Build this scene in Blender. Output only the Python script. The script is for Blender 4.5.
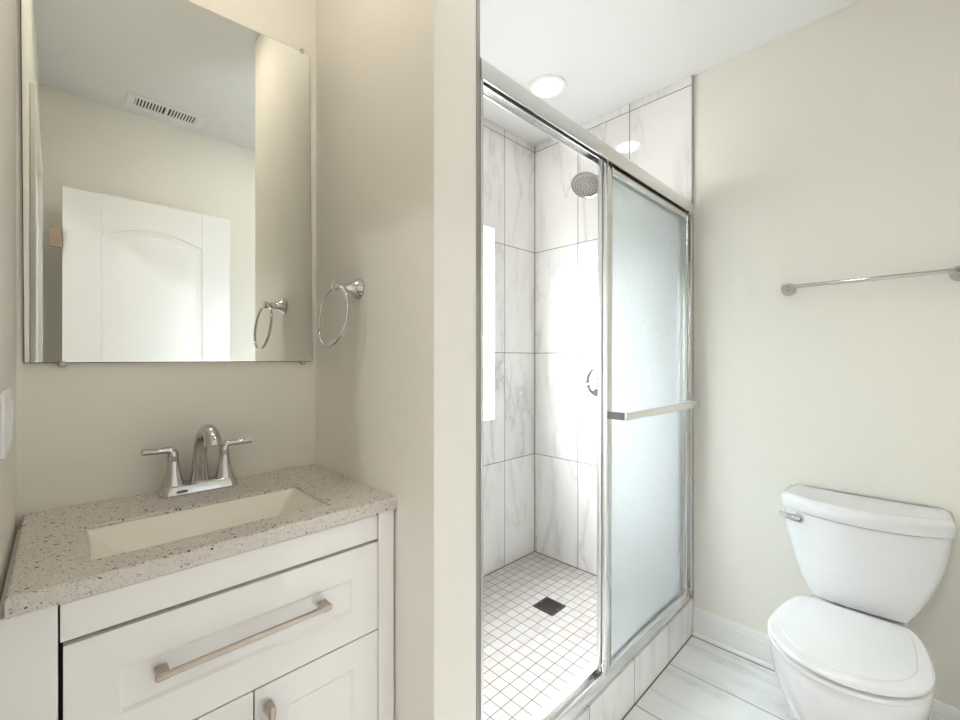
import bpy, bmesh, math, random
from mathutils import Vector, Matrix

# ------------------------------------------------------------------ scene, camera, world, exposure
scene = bpy.context.scene
for _o in list(bpy.data.objects):
    bpy.data.objects.remove(_o)
COL = scene.collection

cam_data = bpy.data.cameras.new('camera')
cam_data.sensor_width = 36.0
cam_data.lens = 431.0 / 960.0 * 36.0
cam_data.clip_start = 0.01
cam = bpy.data.objects.new('camera', cam_data)
COL.objects.link(cam)
YAW = math.radians(45.6)
cam.location = (0.0, 0.0, 1.25)
cam.rotation_euler = (math.pi / 2, 0.0, YAW)
scene.camera = cam

world = bpy.data.worlds.new('overcast_sky')
scene.world = world
world.use_nodes = True
wb = world.node_tree.nodes['Background']
# overcast sky: brightest overhead, paler at the horizon, dim ground below it
_wn = world.node_tree.nodes; _wl = world.node_tree.links
_tc = _wn.new('ShaderNodeTexCoord'); _sx = _wn.new('ShaderNodeSeparateXYZ')
_mr = _wn.new('ShaderNodeMapRange'); _mr.inputs['From Min'].default_value = -1.0; _mr.inputs['From Max'].default_value = 1.0
_cr = _wn.new('ShaderNodeValToRGB')
_el = _cr.color_ramp.elements
_el[0].position = 0.0; _el[0].color = (0.12, 0.12, 0.117, 1)
_el[1].position = 1.0; _el[1].color = (0.93, 0.95, 1.0, 1)
for _p, _c in ((0.47, (0.13, 0.13, 0.128, 1)), (0.52, (0.22, 0.23, 0.245, 1)), (0.72, (0.66, 0.68, 0.72, 1))):
    _e = _el.new(_p); _e.color = _c
_wl.new(_tc.outputs['Generated'], _sx.inputs[0]); _wl.new(_sx.outputs[2], _mr.inputs[0])
_wl.new(_mr.outputs[0], _cr.inputs[0]); _wl.new(_cr.outputs[0], wb.inputs['Color'])
wb.inputs['Strength'].default_value = 60.0

scene.view_settings.view_transform = 'Standard'
scene.view_settings.look = 'None'
scene.view_settings.exposure = 0.22
scene.view_settings.gamma = 1.0
scene.view_settings.use_curve_mapping = False
SHOWER_LAMP = 20.0
ROOM_LAMP = 46.0
NICHE_FILL = 54.0  # strength of the added fill over the vanity
HALL_FILL = 290.0  # strength of both added hall fills
scene.cycles.max_bounces = 12
scene.cycles.diffuse_bounces = 7
scene.cycles.glossy_bounces = 6
scene.cycles.transmission_bounces = 10
scene.cycles.transparent_max_bounces = 12
scene.cycles.use_denoising = True
scene.cycles.sample_clamp_indirect = 40.0
scene.cycles.caustics_reflective = False
scene.cycles.caustics_refractive = True

# ------------------------------------------------------------------ main dimensions (metres)
CEIL = 2.55
X_MIR = -1.323          # mirror wall face
X_WIN = -1.638          # window wall tile face
X_ROOM = -0.729         # partition end
X_CURB = -0.725         # curb outer face
X_RIGHT = 0.27
Y_ENTRY = -0.062        # entry wall, inner face
Y_PART0, Y_PART1 = 0.576, 0.711
Y_TILE = 2.070          # end wall, tile face
Y_END = 2.078           # end wall, painted face
Z_PAN = 0.088           # shower floor
P = 0.3035              # tile pitch
WY0, WY1, WZ0, WZ1 = 1.07, 1.715, 0.925, 1.972   # window opening

# light portal at the window opening (guides sky light through it)
pl = bpy.data.lights.new('window_portal', 'AREA')
pl.shape = 'RECTANGLE'; pl.size = WZ1 - WZ0; pl.size_y = WY1 - WY0
pl.cycles.is_portal = True
po = bpy.data.objects.new('window_portal', pl)
COL.objects.link(po)
po.location = (X_WIN - 0.15, (WY0 + WY1) / 2, (WZ0 + WZ1) / 2)
po.rotation_euler = (0, -math.pi / 2, 0)

# ------------------------------------------------------------------ materials
def srgb(r, g, b):
    f = lambda c: (c / 255 / 12.92) if c / 255 <= 0.04045 else ((c / 255 + 0.055) / 1.055) ** 2.4
    return (f(r), f(g), f(b), 1)

class NT:
    def __init__(s, name):
        s.m = bpy.data.materials.new(name); s.m.use_nodes = True
        s.t = s.m.node_tree; s.n = s.t.nodes; s.l = s.t.links
        s.b = s.n['Principled BSDF']; s.out = s.n['Material Output']
    def new(s, typ, **kw):
        nd = s.n.new(typ)
        for k, v in kw.items(): setattr(nd, k, v)
        return nd
    def link(s, a, b): s.l.new(a, b)
    def math(s, op, a, b=None, c=None):
        nd = s.n.new('ShaderNodeMath'); nd.operation = op
        for i, v in enumerate((a, b, c)):
            if v is None: continue
            if isinstance(v, (int, float)): nd.inputs[i].default_value = v
            else: s.l.new(v, nd.inputs[i])
        return nd.outputs[0]
    def mixc(s, fac, a, b):
        nd = s.n.new('ShaderNodeMix'); nd.data_type = 'RGBA'
        for sock, v in ((nd.inputs[0], fac), (nd.inputs[6], a), (nd.inputs[7], b)):
            if isinstance(v, (int, float)): sock.default_value = v
            elif isinstance(v, tuple): sock.default_value = v
            else: s.l.new(v, sock)
        return nd.outputs[2]
    def ramp(s, fac, stops):
        nd = s.n.new('ShaderNodeValToRGB'); cr = nd.color_ramp
        while len(cr.elements) < len(stops): cr.elements.new(0.5)
        for e, (p, c) in zip(cr.elements, stops): e.position = p; e.color = c
        s.l.new(fac, nd.inputs[0]); return nd.outputs[0]
    def noise(s, vec, scale, detail=3.0, rough=0.5, dist=0.0):
        nd = s.n.new('ShaderNodeTexNoise')
        nd.inputs['Scale'].default_value = scale; nd.inputs['Detail'].default_value = detail
        nd.inputs['Roughness'].default_value = rough; nd.inputs['Distortion'].default_value = dist
        if vec is not None: s.l.new(vec, nd.inputs['Vector'])
        return nd
    def bump(s, h, strength, dist=0.001):
        nd = s.n.new('ShaderNodeBump'); nd.inputs['Strength'].default_value = strength
        nd.inputs['Distance'].default_value = dist
        s.l.new(h, nd.inputs['Height']); return nd.outputs[0]
    def set(s, **kw):
        for k, v in kw.items(): s.b.inputs[k.replace('_', ' ')].default_value = v
        return s
    def pos(s):
        return s.n.new('ShaderNodeNewGeometry').outputs['Position']

def plain(name, col, rough=0.5, metal=0.0, bump=0.0, bscale=200.0, coat=0.0, spec=0.5):
    t = NT(name)
    t.set(Base_Color=col, Roughness=rough, Metallic=metal, Coat_Weight=coat)
    t.b.inputs['Specular IOR Level'].default_value = spec
    tc = t.new('ShaderNodeTexCoord').outputs['Object']
    nz = t.noise(tc, bscale if bump else 6.0, 3.0)
    v = tuple(min(1, c * 0.965) for c in col[:3]) + (1,)
    t.link(t.mixc(nz.outputs['Fac'], v, col), t.b.inputs['Base Color'])
    if bump:
        t.link(t.bump(nz.outputs['Fac'], bump, 0.0006), t.b.inputs['Normal'])
    return t.m

PAINT = plain('cream_wall_paint', (0.825, 0.797, 0.735, 1), 0.55, bump=0.04, bscale=420, spec=0.3)
CEILP = plain('white_ceiling_paint', (0.80, 0.80, 0.795, 1), 0.7, bump=0.12, bscale=300, spec=0.2)
TRIMW = plain('white_trim_paint', (0.86, 0.86, 0.85, 1), 0.3)
CABW = plain('white_cabinet_paint', (0.86, 0.84, 0.825, 1), 0.33)
DOORW = plain('white_door_paint', (0.86, 0.86, 0.855, 1), 0.32)
CERAMIC = plain('white_vitreous_china', (0.73, 0.73, 0.75, 1), 0.10, coat=0.5)
SEATW = plain('white_seat_plastic', (0.75, 0.75, 0.765, 1), 0.22)
BASIN = plain('cream_basin_ceramic', (0.86, 0.825, 0.75, 1), 0.12, coat=0.3)
CHROME = plain('polished_chrome', (0.58, 0.58, 0.575, 1), 0.07, 1.0)
NICKEL = plain('brushed_nickel', (0.50, 0.43, 0.375, 1), 0.34, 1.0)
ALU = plain('bright_anodised_aluminium', (0.80, 0.80, 0.795, 1), 0.20, 1.0)
ALUD = plain('grey_tile_edge_metal', (0.36, 0.355, 0.33, 1), 0.5, 0.5)
BLACK = plain('black_gap', (0.015, 0.014, 0.013, 1), 0.6)
DKGREY = plain('dark_grey_plastic', (0.18, 0.18, 0.19, 1), 0.4)
DRAIN = plain('dark_steel_grate', (0.14, 0.13, 0.125, 1), 0.35, 1.0)
WPLAST = plain('white_plastic', (0.84, 0.84, 0.83, 1), 0.3)
COPPER = plain('copper_toned_hinge_steel', (0.50, 0.38, 0.31, 1), 0.3, 1.0)
ROOFM = plain('hall_paint', (0.80, 0.78, 0.72, 1), 0.6)

def emitter(name, col, s):
    t = NT(name); e = t.new('ShaderNodeEmission')
    e.inputs[0].default_value = col; e.inputs[1].default_value = s
    t.link(e.outputs[0], t.out.inputs[0]); return t.m
LENS = emitter('lit_shower_lens', (1.0, 0.97, 0.93, 1), SHOWER_LAMP)
LENS2 = emitter('lit_room_lens', (1.0, 0.96, 0.90, 1), ROOM_LAMP)
LENS4 = emitter('niche_fill_lens', (1.0, 0.91, 0.76, 1), NICHE_FILL)
LENS3 = emitter('hall_fill_lens', (0.97, 0.98, 1.0, 1), HALL_FILL)

def mirror_mat():
    t = NT('silvered_mirror'); t.set(Base_Color=(0.90, 0.92, 0.89, 1), Metallic=1.0, Roughness=0.0); return t.m
MIRROR = mirror_mat()

def tile_mat(name, ua, u0, up, va, v0, vp, gw, base, vein, grout, rough, warm=0.0, var=0.05, veinscale=1.6, seed=0.0, angle=0.6, veinfac=0.85):
    """Tiles on a plane: ua/va are the axes (0,1,2) of the two joint directions."""
    t = NT(name); p = t.pos()
    sx = t.new('ShaderNodeSeparateXYZ'); t.link(p, sx.inputs[0])
    def cell(ax, o, pitch):
        q = t.math('DIVIDE', t.math('SUBTRACT', sx.outputs[ax], o), pitch)
        fl = t.math('FLOOR', q); fr = t.math('SUBTRACT', q, fl)
        d = t.math('MULTIPLY', t.math('MINIMUM', fr, t.math('SUBTRACT', 1.0, fr)), pitch)
        return fl, d
    fu, du = cell(ua, u0, up); fv, dv = cell(va, v0, vp)
    d = t.math('MINIMUM', du, dv)
    isg = t.math('LESS_THAN', d, gw / 2)
    cid = t.new('ShaderNodeCombineXYZ')
    t.link(fu, cid.inputs[0]); t.link(fv, cid.inputs[1]); cid.inputs[2].default_value = seed
    wn = t.new('ShaderNodeTexWhiteNoise', noise_dimensions='3D'); t.link(cid.outputs[0], wn.inputs['Vector'])
    off = t.new('ShaderNodeVectorMath', operation='SCALE'); t.link(wn.outputs['Color'], off.inputs[0]); off.inputs['Scale'].default_value = 12.5
    add = t.new('ShaderNodeVectorMath', operation='ADD'); t.link(p, add.inputs[0]); t.link(off.outputs[0], add.inputs[1])
    # veins: rotated, stretched noise ridges
    mp = t.new('ShaderNodeMapping'); t.link(add.outputs[0], mp.inputs[0])
    axn = 3 - ua - va
    rot = [0, 0, 0]; rot[axn] = angle; mp.inputs['Rotation'].default_value = rot
    sc = [1, 1, 1]; sc[ua] = 3.2; sc[va] = 0.8; mp.inputs['Scale'].default_value = sc
    n1 = t.noise(mp.outputs[0], veinscale * 1.1, 7, 0.55, 0.5).outputs['Fac']
    n2 = t.noise(add.outputs[0], veinscale * 0.9, 3, 0.5, 0.3).outputs['Fac']
    r = t.math('ABSOLUTE', t.math('SUBTRACT', n1, 0.5))
    v1 = t.ramp(r, [(0.0, (1, 1, 1, 1)), (0.012, (0.45, 0.45, 0.45, 1)), (0.05, (0.08, 0.08, 0.08, 1)), (0.11, (0, 0, 0, 1))])
    cl = t.ramp(n2, [(0.35, (0, 0, 0, 1)), (0.75, (1, 1, 1, 1))])
    v1 = t.math('MULTIPLY', v1, t.math('MULTIPLY_ADD', cl, 0.8, 0.2))
    col = t.mixc(t.math('MULTIPLY', v1, veinfac), base, vein)
    col = t.mixc(t.math('MULTIPLY', cl, 0.28), col, vein)
    if warm:
        wcol = t.ramp(wn.outputs['Value'], [(0.0, (1, 1, 1, 1)), (0.55, (1, 1, 1, 1)), (0.8, (1.0, 0.975, 0.95, 1)), (1.0, (0.95, 0.935, 0.92, 1))])
        mm = t.new('ShaderNodeMix', data_type='RGBA', blend_type='MULTIPLY'); mm.inputs[0].default_value = warm
        t.link(col, mm.inputs[6]); t.link(wcol, mm.inputs[7]); col = mm.outputs[2]
    bri = t.math('MULTIPLY_ADD', wn.outputs['Value'], var, 1 - var)
    hs = t.new('ShaderNodeHueSaturation'); t.link(bri, hs.inputs['Value']); t.link(col, hs.inputs['Color'])
    t.link(t.mixc(isg, hs.outputs[0], grout), t.b.inputs['Base Color'])
    t.link(t.math('MULTIPLY_ADD', isg, 0.7 - rough, rough), t.b.inputs['Roughness'])
    h = t.math('SUBTRACT', 1.0, t.ramp(d, [(0.0, (1, 1, 1, 1)), (min(0.9, gw * 0.8), (0, 0, 0, 1))]))
    t.link(t.bump(h, 0.35, 0.0015), t.b.inputs['Normal'])
    return t.m

WHITE_T = (0.88, 0.86, 0.845, 1); VEIN_T = (0.47, 0.455, 0.44, 1); GROUT = (0.20, 0.19, 0.18, 1)
ZJ = 0.073
TILE_END = tile_mat('marble_tile_end', 0, X_WIN, P, 2, ZJ, 0.609, 0.004, WHITE_T, VEIN_T, GROUT, 0.07, seed=1, angle=-0.6)
TILE_WIN = tile_mat('marble_tile_window', 1, Y_TILE - 0.271, P, 2, ZJ, 0.609, 0.004, WHITE_T, VEIN_T, GROUT, 0.07, seed=2, angle=0.6)
TILE_PART = tile_mat('marble_tile_partition', 0, X_WIN, P, 2, ZJ, 0.609, 0.004, WHITE_T, VEIN_T, GROUT, 0.07, seed=3)
TILE_CURB = tile_mat('marble_tile_curb', 1, Y_TILE - 0.271, P, 2, -0.2, 3.0, 0.0035, (0.87, 0.855, 0.84, 1), VEIN_T, GROUT, 0.12, seed=4)
TILE_FLOOR = tile_mat('marble_tile_floor', 1, Y_TILE - 0.271, P, 0, -0.12 - 0.609 * 4, 0.609, 0.004, (0.88, 0.88, 0.87, 1), (0.47, 0.47, 0.465, 1), (0.22, 0.215, 0.21, 1), 0.12, seed=5, angle=0.9, veinfac=0.7)
MOSAIC = tile_mat('mosaic_tile', 0, X_WIN, 0.0507, 1, Y_TILE - 0.0507 * 40, 0.0507, 0.0030, (0.63, 0.612, 0.592, 1), (0.42, 0.34, 0.28, 1), (0.13, 0.12, 0.11, 1), 0.38, warm=1.0, var=0.09, veinscale=2.6, seed=6, veinfac=0.6)

def terrazzo():
    t = NT('speckled_quartz_counter')
    tc = t.new('ShaderNodeTexCoord').outputs['Object']
    n0 = t.noise(tc, 60, 4, 0.6)
    mixv = t.new('ShaderNodeVectorMath', operation='MULTIPLY_ADD')
    t.link(n0.outputs['Color'], mixv.inputs[0]); mixv.inputs[1].default_value = (0.006,) * 3; t.link(tc, mixv.inputs[2])
    def chips(scale, thr, rad):
        v = t.new('ShaderNodeTexVoronoi'); v.inputs['Scale'].default_value = scale
        t.link(mixv.outputs[0], v.inputs['Vector'])
        s = t.new('ShaderNodeSeparateColor'); t.link(v.outputs['Color'], s.inputs[0])
        a = t.math('GREATER_THAN', s.outputs[0], thr)
        r = t.math('LESS_THAN', v.outputs['Distance'], t.math('MULTIPLY_ADD', s.outputs[1], rad, rad * 0.35))
        return t.math('MULTIPLY', a, r), s.outputs[2]
    base = t.mixc(n0.outputs['Fac'], (0.56, 0.515, 0.465, 1), (0.72, 0.68, 0.63, 1))
    f1, c1 = chips(420, 0.55, 0.42)
    base = t.mixc(t.math('MULTIPLY', f1, 0.8), base, (0.31, 0.27, 0.235, 1))
    f2, c2 = chips(380, 0.6, 0.38)
    base = t.mixc(t.math('MULTIPLY', f2, 0.6), base, (0.72, 0.69, 0.65, 1))
    f3, c3 = chips(195, 0.65, 0.32)
    base = t.mixc(f3, base, t.mixc(c3, (0.14, 0.115, 0.095, 1), (0.34, 0.29, 0.25, 1)))
    f4, c4 = chips(125, 0.78, 0.30)
    base = t.mixc(f4, base, (0.035, 0.03, 0.028, 1))
    t.link(base, t.b.inputs['Base Color']); t.set(Roughness=0.38)
    return t.m
QUARTZ = terrazzo()

def rain_glass():
    t = NT('rain_textured_glass')
    p = t.pos()
    mp = t.new('ShaderNodeMapping'); t.link(p, mp.inputs[0]); mp.inputs['Scale'].default_value = (1, 1, 0.28)
    n = t.noise(mp.outputs[0], 150, 3, 0.6, 0.6)
    bp = t.bump(n.outputs['Fac'], 0.8, 0.003)
    tr = t.new('ShaderNodeBsdfTranslucent'); tr.inputs[0].default_value = (0.97, 0.982, 0.985, 1)
    rf = t.new('ShaderNodeBsdfRefraction'); rf.inputs['Color'].default_value = (0.96, 0.98, 0.98, 1)
    rf.inputs['Roughness'].default_value = 0.29; rf.inputs['IOR'].default_value = 1.12
    gl = t.new('ShaderNodeBsdfGlossy'); gl.inputs['Roughness'].default_value = 0.22
    tint = t.mixc(n.outputs['Fac'], (0.86, 0.895, 0.89, 1), (1.0, 1.0, 1.0, 1))
    t.link(tint, rf.inputs['Color'])
    for nd in (tr, rf, gl): t.link(bp, nd.inputs['Normal'])
    m1 = t.new('ShaderNodeMixShader'); t.link(t.math('MULTIPLY_ADD', n.outputs['Fac'], 0.55, 0.65), m1.inputs[0])
    t.link(tr.outputs[0], m1.inputs[1]); t.link(rf.outputs[0], m1.inputs[2])
    m2 = t.new('ShaderNodeMixShader'); m2.inputs[0].default_value = 0.06
    t.link(m1.outputs[0], m2.inputs[1]); t.link(gl.outputs[0], m2.inputs[2])
    t.link(m2.outputs[0], t.out.inputs[0])
    return t.m
RAIN = rain_glass()

def pane_glass():
    t = NT('window_glass')
    tr = t.new('ShaderNodeBsdfTransparent'); tr.inputs[0].default_value = (0.96, 0.98, 0.97, 1)
    gl = t.new('ShaderNodeBsdfGlossy'); gl.inputs['Roughness'].default_value = 0.02
    m = t.new('ShaderNodeMixShader'); m.inputs[0].default_value = 0.06
    t.link(tr.outputs[0], m.inputs[1]); t.link(gl.outputs[0], m.inputs[2]); t.link(m.outputs[0], t.out.inputs[0])
    return t.m
PANE = pane_glass()

def wood_floor():
    t = NT('hall_floor_wood'); tc = t.new('ShaderNodeTexCoord').outputs['Object']
    n = t.noise(tc, 9, 4, 0.6, 1.0)
    t.link(t.mixc(n.outputs['Fac'], (0.36, 0.25, 0.16, 1), (0.52, 0.39, 0.27, 1)), t.b.inputs['Base Color'])
    t.set(Roughness=0.4); return t.m
WOOD = wood_floor()

# ------------------------------------------------------------------ mesh helpers
class MB:
    """Collects shapes in world coordinates; build() links them as ONE mesh object."""
    def __init__(s): s.bm = bmesh.new()
    def box(s, x0, x1, y0, y1, z0, z1, bev=0.0, seg=2):
        b = bmesh.new()
        bmesh.ops.create_cube(b, size=1.0)
        for v in b.verts:
            v.co = Vector(((x0 + x1) / 2 + v.co.x * abs(x1 - x0), (y0 + y1) / 2 + v.co.y * abs(y1 - y0), (z0 + z1) / 2 + v.co.z * abs(z1 - z0)))
        if bev:
            bmesh.ops.bevel(b, geom=b.edges[:], offset=bev, segments=seg, profile=0.5, affect='EDGES')
        return s._take(b)
    def _take(s, b):
        me = bpy.data.meshes.new('tmp'); b.to_mesh(me); b.free()
        s.bm.from_mesh(me); bpy.data.meshes.remove(me); return s
    def loft(s, rings, cap0=True, cap1=True):
        b = s.bm; vs = [[b.verts.new(p) for p in r] for r in rings]; n = len(rings[0])
        for i in range(len(rings) - 1):
            for j in range(n):
                b.faces.new((vs[i][j], vs[i][(j + 1) % n], vs[i + 1][(j + 1) % n], vs[i + 1][j]))
        if cap0: b.faces.new(list(reversed(vs[0])))
        if cap1: b.faces.new(vs[-1])
        return s
    def tube(s, pts, rad, n=16, cap=True, squash=None):
        """Swept tube along pts; rad is a number or list; squash=(axis vector, factor)."""
        pts = [Vector(p) for p in pts]
        if isinstance(rad, (int, float)): rad = [rad] * len(pts)
        rings = []; up = None
        for i, p in enumerate(pts):
            d = (pts[min(i + 1, len(pts) - 1)] - pts[max(i - 1, 0)]).normalized()
            if up is None:
                up = Vector((0, 0, 1)) if abs(d.z) < 0.9 else Vector((0, 1, 0))
            u = (up - d * up.dot(d)).normalized(); w = d.cross(u); up = u
            ring = []
            for k in range(n):
                a = 2 * math.pi * k / n
                o = u * math.cos(a) * rad[i] + w * math.sin(a) * rad[i]
                if squash:
                    ax = Vector(squash[0]); o -= ax * o.dot(ax) * (1 - squash[1])
                ring.append(p + o)
            rings.append(ring)
        return s.loft(rings, cap, cap)
    def lathe(s, prof, origin, axis, n=28):
        """prof: list of (r, h) along axis from origin."""
        ax = Vector(axis).normalized(); o = Vector(origin)
        u = ax.orthogonal().normalized(); w = ax.cross(u)
        rings = [[o + ax * h + (u * math.cos(2 * math.pi * k / n) + w * math.sin(2 * math.pi * k / n)) * max(r, 1e-4) for k in range(n)] for r, h in prof]
        return s.loft(rings)
    def torus(s, c, R, r, u, w, n=56, m=12):
        c, u, w = Vector(c), Vector(u).normalized(), Vector(w).normalized(); nn = u.cross(w)
        b = s.bm; vs = []
        for i in range(n):
            a = 2 * math.pi * i / n; d = u * math.cos(a) + w * math.sin(a)
            vs.append([b.verts.new(c + d * (R + r * math.cos(2 * math.pi * k / m)) + nn * r * math.sin(2 * math.pi * k / m)) for k in range(m)])
        for i in range(n):
            for k in range(m):
                b.faces.new((vs[i][k], vs[(i + 1) % n][k], vs[(i + 1) % n][(k + 1) % m], vs[i][(k + 1) % m]))
        return s
    def prism(s, poly, h0, h1, axis='x'):
        """Polygon extruded along an axis; poly holds the other two coordinates in order (y,z),(x,z),(x,y)."""
        f = {'x': lambda a, b, h: (h, a, b), 'y': lambda a, b, h: (a, h, b), 'z': lambda a, b, h: (a, b, h)}[axis]
        return s.loft([[f(a, b, h0) for a, b in poly], [f(a, b, h1) for a, b in poly]])
    def build(s, name, mat, parent=None, bevel=0.0, smooth=35, subsurf=0, origin=None):
        bmesh.ops.recalc_face_normals(s.bm, faces=s.bm.faces[:])
        me = bpy.data.meshes.new(name)
        org = Vector(origin) if origin is not None else (wloc(parent) if parent else Vector((0, 0, 0)))
        bmesh.ops.translate(s.bm, vec=-org, verts=s.bm.verts[:])
        s.bm.to_mesh(me); s.bm.free()
        me.materials.append(mat)
        me.polygons.foreach_set('use_smooth', [True] * len(me.polygons))
        me.set_sharp_from_angle(angle=math.radians(smooth))
        o = bpy.data.objects.new(name, me); COL.objects.link(o)
        if parent:
            o.parent = parent
            o.location = org - wloc(parent)
        else:
            o.location = org
        if bevel:
            m = o.modifiers.new('bevel', 'BEVEL'); m.width = bevel; m.segments = 2; m.limit_method = 'ANGLE'
            m.angle_limit = math.radians(40); m.harden_normals = False
        if subsurf:
            m = o.modifiers.new('subd', 'SUBSURF'); m.levels = subsurf; m.render_levels = subsurf
        return o

def wloc(o):
    v = Vector((0, 0, 0))
    while o: v = v + o.location; o = o.parent
    return v
def thing(name, loc, label, cat, group=None):
    o = bpy.data.objects.new(name, None); COL.objects.link(o); o.location = loc; o.empty_display_size = 0.05
    tag(o, label, cat, group); return o
def tag(o, label, cat, group=None):
    o['label'] = label; o['category'] = cat
    if group: o['group'] = group
    return o
def struct(o, label=None, cat=None):
    o['kind'] = 'structure'
    if label: o['label'] = label
    if cat: o['category'] = cat
    return o

# ------------------------------------------------------------------ room shell
struct(MB().box(X_CURB - 0.30, X_RIGHT + 0.1, -0.19, Y_END + 0.1, -0.10, 0.0).box(X_MIR - 0.1, X_CURB - 0.30, -0.19, Y_PART0 + 0.05, -0.10, 0.0).build('floor', TILE_FLOOR),
       'white grey-veined marble-look tile floor in front of shower and toilet', 'floor')
struct(MB().box(X_WIN - 0.30, X_RIGHT + 0.1, -0.19, Y_END + 0.1, CEIL, CEIL + 0.1).build('ceiling', CEILP),
       'flat white painted ceiling over shower and room', 'ceiling')
struct(MB().box(X_MIR - 0.10, X_MIR, -0.19, Y_PART0 + 0.02, 0, CEIL).build('wall_left', PAINT),
       'cream painted wall behind the mirror and faucet', 'wall')
struct(MB().box(X_WIN - 0.02, X_ROOM, Y_PART0, Y_PART1 - 0.010, 0, CEIL).build('wall_partition', PAINT),
       'cream partition wall between vanity niche and shower', 'wall')
struct(MB().box(X_WIN, X_ROOM - 0.002, Y_PART1 - 0.010, Y_PART1, Z_PAN, CEIL).build('wall_shower_partition', TILE_PART),
       'marble tiled shower side of the partition', 'wall')
struct(MB().box(X_RIGHT, X_RIGHT + 0.1, -0.19, Y_END + 0.1, 0, CEIL).build('wall_right', PAINT),
       'cream wall to the right of the toilet, behind the open door', 'wall')
# entry wall with the doorway the picture is taken from
struct(MB().box(X_MIR, -0.66, -0.18, Y_ENTRY, 0, CEIL).box(0.06, X_RIGHT, -0.18, Y_ENTRY, 0, CEIL)
       .box(-0.66, 0.06, -0.18, Y_ENTRY, 2.06, CEIL).build('wall_entry', PAINT), 'cream entry wall with doorway at the left of the vanity', 'wall')
# end wall: painted part and tiled part
struct(MB().box(X_CURB - 0.004, X_RIGHT, Y_END, Y_END + 0.1, 0, CEIL).build('wall_end', PAINT),
       'cream painted end wall behind the toilet and towel bar', 'wall')
struct(MB().box(X_WIN - 0.02, X_CURB - 0.006, Y_TILE, Y_END + 0.1, 0, CEIL).build('wall_shower_end', TILE_END),
       'marble-look tiled shower wall carrying the shower head', 'wall')
# window wall with the opening
w = MB()
XO = X_WIN - 0.16
w.box(XO, X_WIN, Y_PART1, WY0, 0, CEIL).box(XO, X_WIN, WY1, Y_TILE + 0.1, 0, CEIL)
w.box(XO, X_WIN, WY0, WY1, 0, WZ0).box(XO, X_WIN, WY0, WY1, WZ1, CEIL)
struct(w.build('wall_shower_window', TILE_WIN), 'marble-look tiled shower wall with the window', 'wall')
# shower floor and curb
struct(MB().box(X_WIN, -0.832, Y_PART1, Y_TILE, -0.05, Z_PAN).build('floor_shower', MOSAIC),
       'shower floor of small square white mosaic tiles', 'floor')
ZC = 0.161
struct(MB().box(-0.831, X_CURB, Y_PART1 + 0.001, Y_TILE - 0.001, 0.0, ZC, 0.0015, 1).build('shower_curb', TILE_CURB),
       'low marble tiled curb along the shower front', 'curb')

GR = plain('dark_grout_and_gap_shade', (0.10, 0.095, 0.09, 1), 0.8)
g = MB()
g.box(X_CURB, X_CURB + 0.0035, Y_PART1 + 0.002, Y_TILE - 0.003, 0.0002, 0.0018)
g.box(X_WIN + 0.0002, -0.834, Y_TILE - 0.0030, Y_TILE - 0.0002, Z_PAN + 0.0002, Z_PAN + 0.0030)
g.box(X_WIN + 0.0002, X_WIN + 0.0030, Y_PART1 + 0.002, Y_TILE - 0.0032, Z_PAN + 0.0002, Z_PAN + 0.0030)
g.box(X_WIN + 0.0002, X_WIN + 0.0026, Y_TILE - 0.0026, Y_TILE - 0.0002, Z_PAN + 0.0032, CEIL - 0.001)
g.box(X_CURB + 0.004, X_RIGHT - 0.03, Y_END - 0.026, Y_END - 0.0005, 0.0002, 0.0012)  # dark strip paints the shadow gap beneath the lifted baseboard
struct(g.build('trim_5', GR), 'thin dark grout lines in the tiled corners and painted gap shade under the baseboard', 'trim')

# window: frame, sashes, panes
wn = thing('window_1', (X_WIN - 0.13, (WY0 + WY1) / 2, WZ0), 'bright white framed window in the tiled shower wall', 'window')
wn['kind'] = 'structure'
XF0, XF1 = X_WIN - 0.155, X_WIN - 0.105
f = MB()
for (a, b, c, d) in ((WY0, WY0 + 0.035, WZ0, WZ1), (WY1 - 0.035, WY1, WZ0, WZ1), (WY0 + 0.035, WY1 - 0.035, WZ0, WZ0 + 0.04), (WY0 + 0.035, WY1 - 0.035, WZ1 - 0.035, WZ1)):
    f.box(XF0, XF1, a + 0.0005, b - 0.0005, c + 0.0005, d - 0.0005)
f.build('window_frame', WPLAST, wn, bevel=0.003)
zm = (WZ0 + WZ1) / 2
s_ = MB().box(XF0 + 0.008, XF1 - 0.008, WY0 + 0.036, WY1 - 0.036, zm - 0.018, zm + 0.018)
s_.build('meeting_rail', WPLAST, wn, bevel=0.003)
for za, zb in ((WZ0 + 0.041, zm - 0.019), (zm + 0.019, WZ1 - 0.036)):
    MB().box(XF0 + 0.020, XF0 + 0.026, WY0 + 0.036, WY1 - 0.036, za, zb).build('window_pane', PANE, wn)

# tile edge trims (numbered setting pieces)
struct(MB().box(X_CURB - 0.0055, X_CURB + 0.0005, Y_TILE - 0.002, Y_END - 0.0005, 0.0, CEIL).build('trim_1', ALUD),
       'thin grey metal edge where tile meets the painted end wall', 'trim')
struct(MB().box(X_ROOM - 0.001, X_ROOM + 0.002, Y_PART1 - 0.010, Y_PART1 + 0.001, 0.0, CEIL).build('trim_2', ALUD),
       'thin grey metal tile edge down the partition corner', 'trim')

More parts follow.
